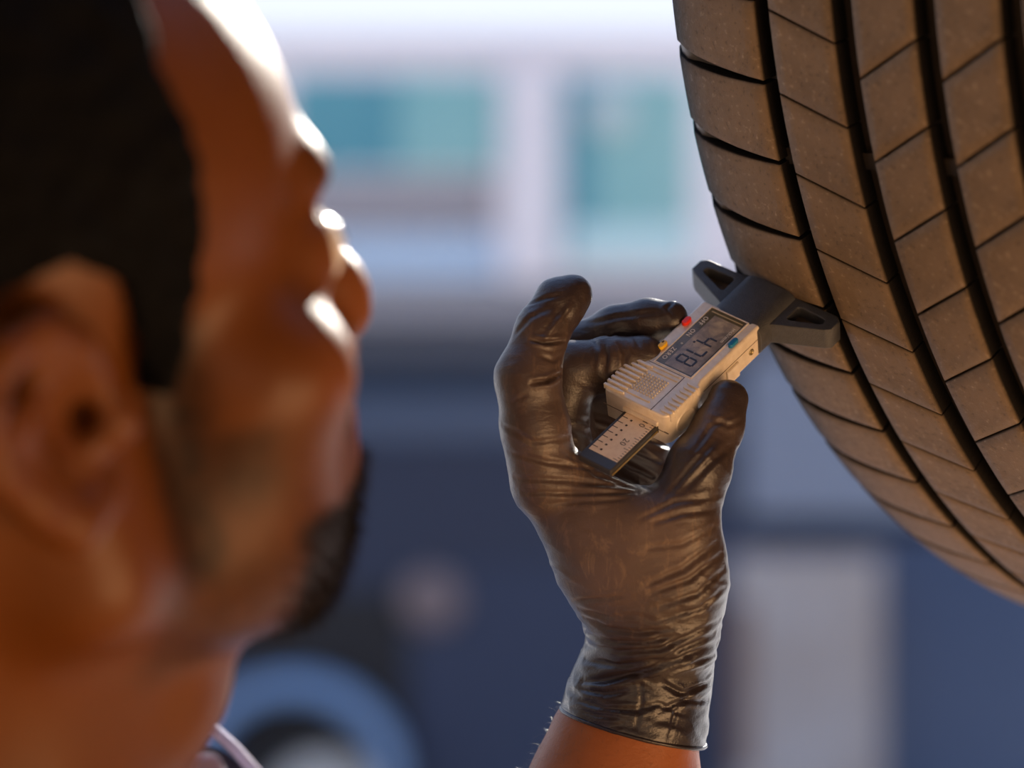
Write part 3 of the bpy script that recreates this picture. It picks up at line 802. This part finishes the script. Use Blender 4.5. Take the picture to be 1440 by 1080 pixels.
# --- head, neck and left arm: one continuous body
HM = np.array([[0.86760589, -0.48752276, -0.09788556], [0.44989129, 0.85345695, -0.26307614], [0.21179672, 0.18420855, 0.95979652]])
HO = np.array([-.1452, .7608, .0066 + H])
def hl(x, y, z): return HM @ np.array([x, y, z], float) / 1000 + HO
b = Field((-.375, .555, H - .60), (.125, 1.17, H + .185), .0030)
def E(c, r, k=12, op='add'): b.ell(hl(*c), np.array(r) / 1000, HM, k / 1000, op)
def K(a, c, ra, rc, k=8, op='add'): b.cap(hl(*a), hl(*c), ra / 1000, rc / 1000, k / 1000, op)
E((-6, 0, 55), (96, 75, 84), 1); E((40, 0, 50), (49, 60, 54), 20)
E((52, 0, -12), (42, 54, 62), 20)
K((84, -27, 41), (86, 0, 43), 13, 13); K((84, 27, 41), (86, 0, 43), 13, 13)
for s in (-1, 1):
    E((101, s * 33, 20), (15, 15, 13), 10, 'sub'); E((80, s * 32, 20), (14.5, 14.5, 13.5), 4)
    E((64, s * 47, -10), (24, 20, 21), 16)
    K((2, s * 53, -50), (70, s * 16, -77), 17, 16, 18)
    K((0, s * 58, -10), (2, s * 53, -50), 14, 15, 18)
    K((92, s * 15, -13), (97, s * 13, -14), 8, 8.5, 6)
    E((50, s * 36, -44), (34, 22, 30), 20)
K((90, 0, 32), (106, 0, -1), 7.5, 10, 8); K((105, 0, -1), (106.5, 0, -8), 10.5, 10.5, 6)
for s in (-1, 1): E((104, s * 7, -18), (5, 3.6, 4), 2, 'sub')
E((76, 0, -36), (27, 33, 26), 14)
K((88, -25, -43), (101, 0, -38), 5, 7, 5); K((88, 25, -43), (101, 0, -38), 5, 7, 5)
K((87, -23, -46), (98, 0, -50), 5, 8, 5); K((87, 23, -46), (98, 0, -50), 5, 8, 5)
K((84, -20, -44.5), (107, 0, -44), 1.6, 1.6, 2, 'sub'); K((84, 20, -44.5), (107, 0, -44), 1.6, 1.6, 2, 'sub')
K((66, 0, -68), (77, 0, -73), 23, 18, 14); E((44, 0, -58), (52, 44, 26), 20)
# ears
for s in (-1, 1):
    def R3(x, y, z): return (x, s * y, z)
    E(R3(-14, 76, 4), (20, 6, 28), 6)
    hx = [(4, 77, 10, 4), (-1, 80, 19, 5), (-12, 85, 26, 5.5), (-25, 90, 23, 5.5), (-33, 93, 12, 5.5), (-30, 91, -6, 5), (-20, 86, -18, 5.5), (-9, 80, -27, 7.5), (1, 76, -22, 6)]
    for p, q_ in zip(hx, hx[1:]): K(R3(*p[:3]), R3(*q_[:3]), p[3], q_[3], 4)
    K(R3(-8, 82, 20), R3(-22, 87, 4), 3.5, 4, 5); K(R3(-22, 87, 4), R3(-14, 83, -14), 4, 4, 5)
    E(R3(-7, 86, 0), (9, 9, 11), 4, 'sub'); E(R3(-1, 80, -1), (5, 14, 5), 3, 'sub')
    E(R3(8, 76, -4), (6, 5.5, 8), 4)
# neck and shoulders
def A3(x, y, z): return np.array([x, y, z + H])
neck0 = hl(-22, 0, -25)
b.cap(neck0, A3(-.166, .81, -.118), .062, .060, .020); b.cap(A3(-.166, .81, -.118), A3(-.185, .83, -.22), .061, .075, .03)
b.cap(hl(20, 0, -66), A3(-.116, .80, -.085), .028, .024, .03)          # throat
b.ell(A3(-.099, .795, -.088), (.014, .014, .016), None, .014)
b.cap(A3(-.20, .66, -.245), A3(-.20, 1.02, -.245), .058, .060, .05)
b.cap(A3(-.19, .75, -.30), A3(-.19, .92, -.36), .10, .10, .05)
b.cap(A3(-.20, 1.02, -.25), A3(-.01, 1.06, -.44), .050, .043, .03)
b.cap(A3(-.01, 1.06, -.44), np.array(hp(862, 1130, 14)), .042, .033, .02)
b.chain(C((856, 1140, 14, 119), (871, 1080, 12, 111), (879, 1040, 11, 101), (889, 1008, 10, 90), (905, 930, 8, 60)), .004)
Vb, Qb = b.mesh(2)
Lc = (Vb - HO) @ HM * 1000          # head local millimetres
x, y, z = Lc.T; ay = np.abs(y)
Nb = normals(Vb, Qb)
onhead = sstep(-.30, -.12, Vb[:, 2] - H) * (Vb[:, 0] < -.0)
side = sstep(20, 34, x) * sstep(62, 44, x) * 0
bw = sstep(17, 27, x) * sstep(46, 34, x) * sstep(26, 10, z) * sstep(-75, -50, z) * .9                 # cheek beard below the sideburn
jaw = sstep(10, 24, x) * sstep(-44, -60, z) * sstep(-98, -84, z)
mou = sstep(58, 68, x) * sstep(-40, -34, z) * sstep(-20, -26, z) * sstep(36, 28, ay)
chin = sstep(54, 68, x) * sstep(-44, -53, z) * sstep(-100, -90, z)
che = sstep(26, 36, x) * sstep(-12, -24, z) * sstep(-86, -66, z) * .30 + sstep(30, 36, x) * sstep(62, 50, x) * sstep(-14, -22, z) * sstep(-46, -34, z) * .45
beardm = np.clip(np.maximum.reduce([bw, jaw * .55, mou * .95, chin, che]), 0, 1) * (onhead > .01)
lip = sstep(82, 90, x) * sstep(-57, -52, z) * sstep(-33, -37, z) * sstep(27, 22, ay) * (onhead > .5)
beardm = beardm * (1 - lip)
brow = sstep(66, 76, x) * sstep(36, 41, z) * sstep(54, 48, z) * sstep(44, 38, ay) * sstep(5, 9, ay) * (onhead > .5)
me = mesh_np('body', Vb, Qb)
for nm, arr in (('beard', np.maximum(beardm, brow * .35)), ('lip', lip), ('arm', sstep(-.06, -.02, Vb[:, 0]))):
    at = me.attributes.new(nm, 'FLOAT', 'POINT'); at.data.foreach_set('value', arr.astype(np.float32))
m = mat('skin', (.20, .085, .035), .42); q = NT(m); co = q.coord()
f = q.noise(co, 35, 5, .6); f2 = q.noise(co, 700, 3)
skin = q.mix(f, (.085, .023, .003), (.125, .036, .005))
skin = q.mix(q.attr('arm').outputs['Fac'], skin, q.mix(f, (.21, .066, .022), (.30, .10, .036)))  # forearm skin made paler in place of the stronger light there
skin = q.mix(q.attr('lip').outputs['Fac'], skin, (.22, .055, .040))
bf = q.math('MULTIPLY', q.attr('beard').outputs['Fac'], q.math('ADD', .65, q.math('MULTIPLY', q.noise(co, 180, 3), .6))); bf.node.use_clamp = True
skin = q.mix(bf, skin, (.010, .0042, .002))
q.l(skin, q.b.inputs['Base Color'])
q.b.inputs['Subsurface Weight'].default_value = .12; q.b.inputs['Subsurface Radius'].default_value = (.010, .004, .002); q.b.inputs['Subsurface Scale'].default_value = .6
q.b.inputs['Specular IOR Level'].default_value = .16; q.l(q.math('MULTIPLY', q.math('SUBTRACT', 1.0, bf), .14), q.b.inputs['Coat Weight']); q.b.inputs['Coat Roughness'].default_value = .28
q.l(q.math('ADD', .36, q.math('MULTIPLY', f2, .16)), q.b.inputs['Roughness'])
q.bump(q.math('ADD', f2, q.math('MULTIPLY', q.noise(co, 1800, 2), .5)), .25, .0008)
body_o = under_person(add_mesh('body', me, m))

# eyes
eye_m = mat('eye_white', (.75, .70, .66), .15); iris_m = mat('iris', (.02, .012, .008), .1)
for s in (-1, 1):
    bm = bmesh.new(); bmesh.ops.create_uvsphere(bm, u_segments=20, v_segments=12, radius=.0122)
    o = under_person(bm_obj('eye', bm, eye_m, None, True)); o.location = hl(83.6, s * 32, 20)
    bm = bmesh.new(); bmesh.ops.create_uvsphere(bm, u_segments=16, v_segments=10, radius=.0062)
    i_ = bm_obj('iris', bm, iris_m, o, True); i_.location = HM @ np.array([.0073, 0, .002])

# hair: close cropped cap with a rough surface
hf = Field(HO + np.array([-.24, -.17, -.09]), HO + np.array([.12, .17, .20]), .0030)
hf.ell(hl(-8, 0, 57), (.106, .0815, .0915), HM, .004); hf.ell(hl(40, 0, 60), (.054, .066, .062), HM, .02)
hf.ell(hl(-45, 0, 0), (.062, .066, .062), HM, .03)
for s in (-1, 1): hf.cap(hl(26, s * 62, 30), hl(27, s * 63, -4), .012, .008, .006)
Vh, Qh = hf.mesh(1)
Lh = (Vh - HO) @ HM * 1000
keep_front = np.interp(Lh[:, 2], [-30, 0, 20, 40, 58, 80, 100, 125, 150], [31, 33, 42, 47, 47, 41, 41, 52, 60])
keep_low = np.interp(Lh[:, 0], [-110, -60, -42, -30, 2, 16, 20, 40], [-48, -46, -25, 26, 34, 26, -8, -10])
msk = (Lh[:, 0] - keep_front) ; ml = keep_low - Lh[:, 2]
out = np.maximum(msk, ml)
cut_in = sstep(-9, 3, out)
Nh = normals(Vh, Qh)
Vh = Vh + Nh * (.0045 * (vnoise(Vh * 160) - .35) + .003 * (vnoise(Vh * 330) - .5))[:, None] * (1 - cut_in)[:, None] - Nh * (.016 * cut_in)[:, None]
keepq = (out[Qh] < 14).all(1); Qh = Qh[keepq]
used = np.unique(Qh); mp = np.full(len(Vh), -1); mp[used] = np.arange(len(used)); Vh = Vh[used]; Qh = mp[Qh]
m = mat('black_hair', (.0016, .0015, .0022), .85, **{'Specular IOR Level': .1}); q = NT(m); q.bump(q.noise(q.coord(), 420, 3), .8, .002)
hair = under_person(add_mesh('hair', mesh_np('hair', Vh, Qh), m)); hair['label'] = 'short cropped black hair'
# beard bristles standing off chin, jaw and lip (hair nobody could count)
def bristles(name, base, nrm, lens, rad, m, gravity=.5, curl=.4):
    n = len(base); T = rng.normal(0, 1, (n, 3)); d0 = nrm + T * curl; d0 /= np.linalg.norm(d0, axis=1, keepdims=True)
    d1 = d0 + np.array([0, 0, -gravity]); d1 /= np.linalg.norm(d1, axis=1, keepdims=True)
    s_ = np.cross(d0, [.3, .8, .5]); s_ /= np.linalg.norm(s_, axis=1, keepdims=True); t_ = np.cross(d0, s_)
    Vs = []; 
    for kk, (p_, r_) in enumerate(((base - nrm * .0006, 1), (base + d0 * lens[:, None] * .5, .85), (base + (d0 * .5 + d1 * .5) * lens[:, None], .3))):
        for a in range(3): Vs.append(p_ + (s_ * math.cos(a * 2.0944) + t_ * math.sin(a * 2.0944)) * rad * r_)
    Vs = np.stack(Vs, 1).reshape(-1, 3); q0 = []
    for l in (0, 3):
        for a in range(3): q0.append((l + a, l + (a + 1) % 3, l + 3 + (a + 1) % 3, l + 3 + a))
    Qs = (np.array(q0)[None] + (np.arange(n) * 9)[:, None, None]).reshape(-1, 4)
    o = under_person(add_mesh(name, mesh_np(name, Vs, Qs), m)); o['kind'] = 'stuff'; return o
pr = np.clip(np.maximum(beardm ** 1.5, 0), 0, 1); pr = chin + .10 * pr; pr /= pr.sum()
ids = rng.choice(len(Vb), 4500, p=pr)
jit = rng.normal(0, .0012, (len(ids), 3))
bristles('beard', Vb[ids] + jit - Nb[ids] * (jit * Nb[ids]).sum(1, keepdims=True), Nb[ids], rng.uniform(.002, .007, len(ids)) * (.6 + .3 * chin[ids]), .00012, mat('beard_hair', (.005, .0025, .0015), .5, **{'Specular IOR Level': .3}), .6, .5)
fa = np.where((Vb[:, 0] > -.01) & (Vb[:, 2] - H < -.117) & (Vb[:, 2] - H > -.19))[0]
ids = rng.choice(fa, 1300)
bristles('arm_hair', Vb[ids], Nb[ids], rng.uniform(.002, .0055, len(ids)), .00003, mat('arm_hair', (.02, .01, .006), .4), .5, .9)

# --- coverall
c_ = Field((-.46, .46, .04), (.12, 1.24, H - .10), .0075)
c_.cap(A3(-.20, .68, -.265), A3(-.20, 1.00, -.265), .072, .075, .05); c_.cap(A3(-.21, .76, -.36), A3(-.21, .92, -.36), .13, .13, .08)
c_.cap(A3(-.21, .78, -.40), A3(-.20, .78, -.75), .12, .12, .06); c_.cap(A3(-.21, .92, -.40), A3(-.20, .92, -.75), .12, .12, .06)
c_.cap(A3(-.20, 1.02, -.26), A3(-.03, 1.055, -.42), .066, .060, .03); c_.cap(A3(-.03, 1.055, -.42), A3(-.015, 1.058, -.435), .060, .058, .01)
c_.cap(A3(-.20, .64, -.27), A3(-.22, .58, -.52), .066, .06, .03); c_.cap(A3(-.22, .58, -.52), A3(-.12, .58, -.76), .06, .05, .03)
for yy in (.77, .93): c_.cap(A3(-.20, yy, -.78), A3(-.19, yy, -1.10), .095, .078, .05); c_.cap(A3(-.19, yy, -1.10), (-.20, yy, .10), .078, .07, .03)
for ye in (.68, 1.0): c_.cap(A3(-.185, .82, -.205), A3(-.20, ye, -.255), .082, .074, .04)
c_.ell(A3(-.155, .82, -.155), (.078, .078, .055), None, .004, 'sub')
Vc, Qc = c_.mesh(2); Nc = normals(Vc, Qc)
Vc = Vc + Nc * (.012 * (vnoise(Vc * 14) - .5) + .004 * (vnoise(Vc * 40) - .5))[:, None]
m = noisy('navy_cotton', (.016, .014, .030), (.024, .022, .042), 60, .85, .4, .002); M['cloth'] = m
cov = under_person(add_mesh('coverall', mesh_np('coverall', Vc, Qc), m))
# boots under the trouser legs
for yy in (.77, .93):
    bm = bmesh.new(); bmesh.ops.create_uvsphere(bm, u_segments=20, v_segments=10, radius=1, matrix=Matrix.Translation((-.14, yy, .045)) @ Matrix.Diagonal((.15, .05, .075, 1)))
    for v in bm.verts: v.co.z = max(v.co.z, 0.002)
    under_person(bm_obj('boot', bm, M['black'], None, True))
# collar: an open turned-up strip, its sunlit rim put in as a pale fuzzy tube
M['collar'] = noisy('pale_collar_and_sun_rim', (.50, .46, .60), (.60, .57, .70), 300, .95, .6, .002)
def collar_strip(name, edge, low, m, th=.004):
    bm = bmesh.new(); a = [bm.verts.new(p) for p in edge]; c2 = [bm.verts.new(p) for p in low]
    for i in range(len(a) - 1): bm.faces.new((a[i], a[i + 1], c2[i + 1], c2[i]))
    o = under_person(bm_obj(name, bm, m, None, True)); s = o.modifiers.new('thickness', 'SOLIDIFY'); s.thickness = th; s.offset = 0
    sb = o.modifiers.new('smooth', 'SUBSURF'); sb.levels = sb.render_levels = 2
    return o
NC = A3(-.166, .81, 0)
def ring_pts(angs, rads, zs): return [Vector((NC[0] + r * math.cos(R_(a)), NC[1] + r * math.sin(R_(a)), H + zz)) for a, r, zz in zip(angs, rads, zs)]
angs = np.array([18, 25, 33, 40, 47, 58, 75, 100, 130, 160, 190, 220, 250, 280, 305, 325, 340, 352])
rad = np.interp(angs, [18, 33, 47, 90, 180, 270, 352], [.104, .101, .102, .096, .088, .092, .104])
ztop = np.interp(angs, [18, 25, 33, 40, 47, 54, 75, 130, 180, 220, 352], [-.149, -.134, -.1235, -.118, -.1125, -.1155, -.117, -.112, -.112, -.128, -.140])
edge = ring_pts(angs, rad, ztop)
low = ring_pts(angs, rad + .024, ztop * .0 + np.interp(angs, [18, 60, 180, 300, 352], [-.225, -.200, -.180, -.200, -.225]))
mid_ = [(e_ + l_) / 2 + Vector((0, 0, .004)) for e_, l_ in zip(edge, low)]
collar_strip('collar', edge, low, M['cloth'], .0045)
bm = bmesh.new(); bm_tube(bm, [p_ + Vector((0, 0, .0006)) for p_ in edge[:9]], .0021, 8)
o = under_person(bm_obj('collar_sun_rim', bm, M['collar'], None, True))
a2 = np.array([-20, 0, 12, 22, 32, 45, 70, 110, 150, 190, 230, 270, 310, 340])
z2 = np.interp(a2, [-20, 0, 14, 22, 32, 45, 110, 200, 340], [-.134, -.125, -.1135, -.110, -.1125, -.117, -.118, -.130, -.136])
edge2 = ring_pts(a2, a2 * 0 + .081, z2)
low2 = ring_pts(a2, a2 * 0 + .094, z2 * 0 - .185)
collar_strip('inner_collar', edge2, low2, M['collar'], .004)
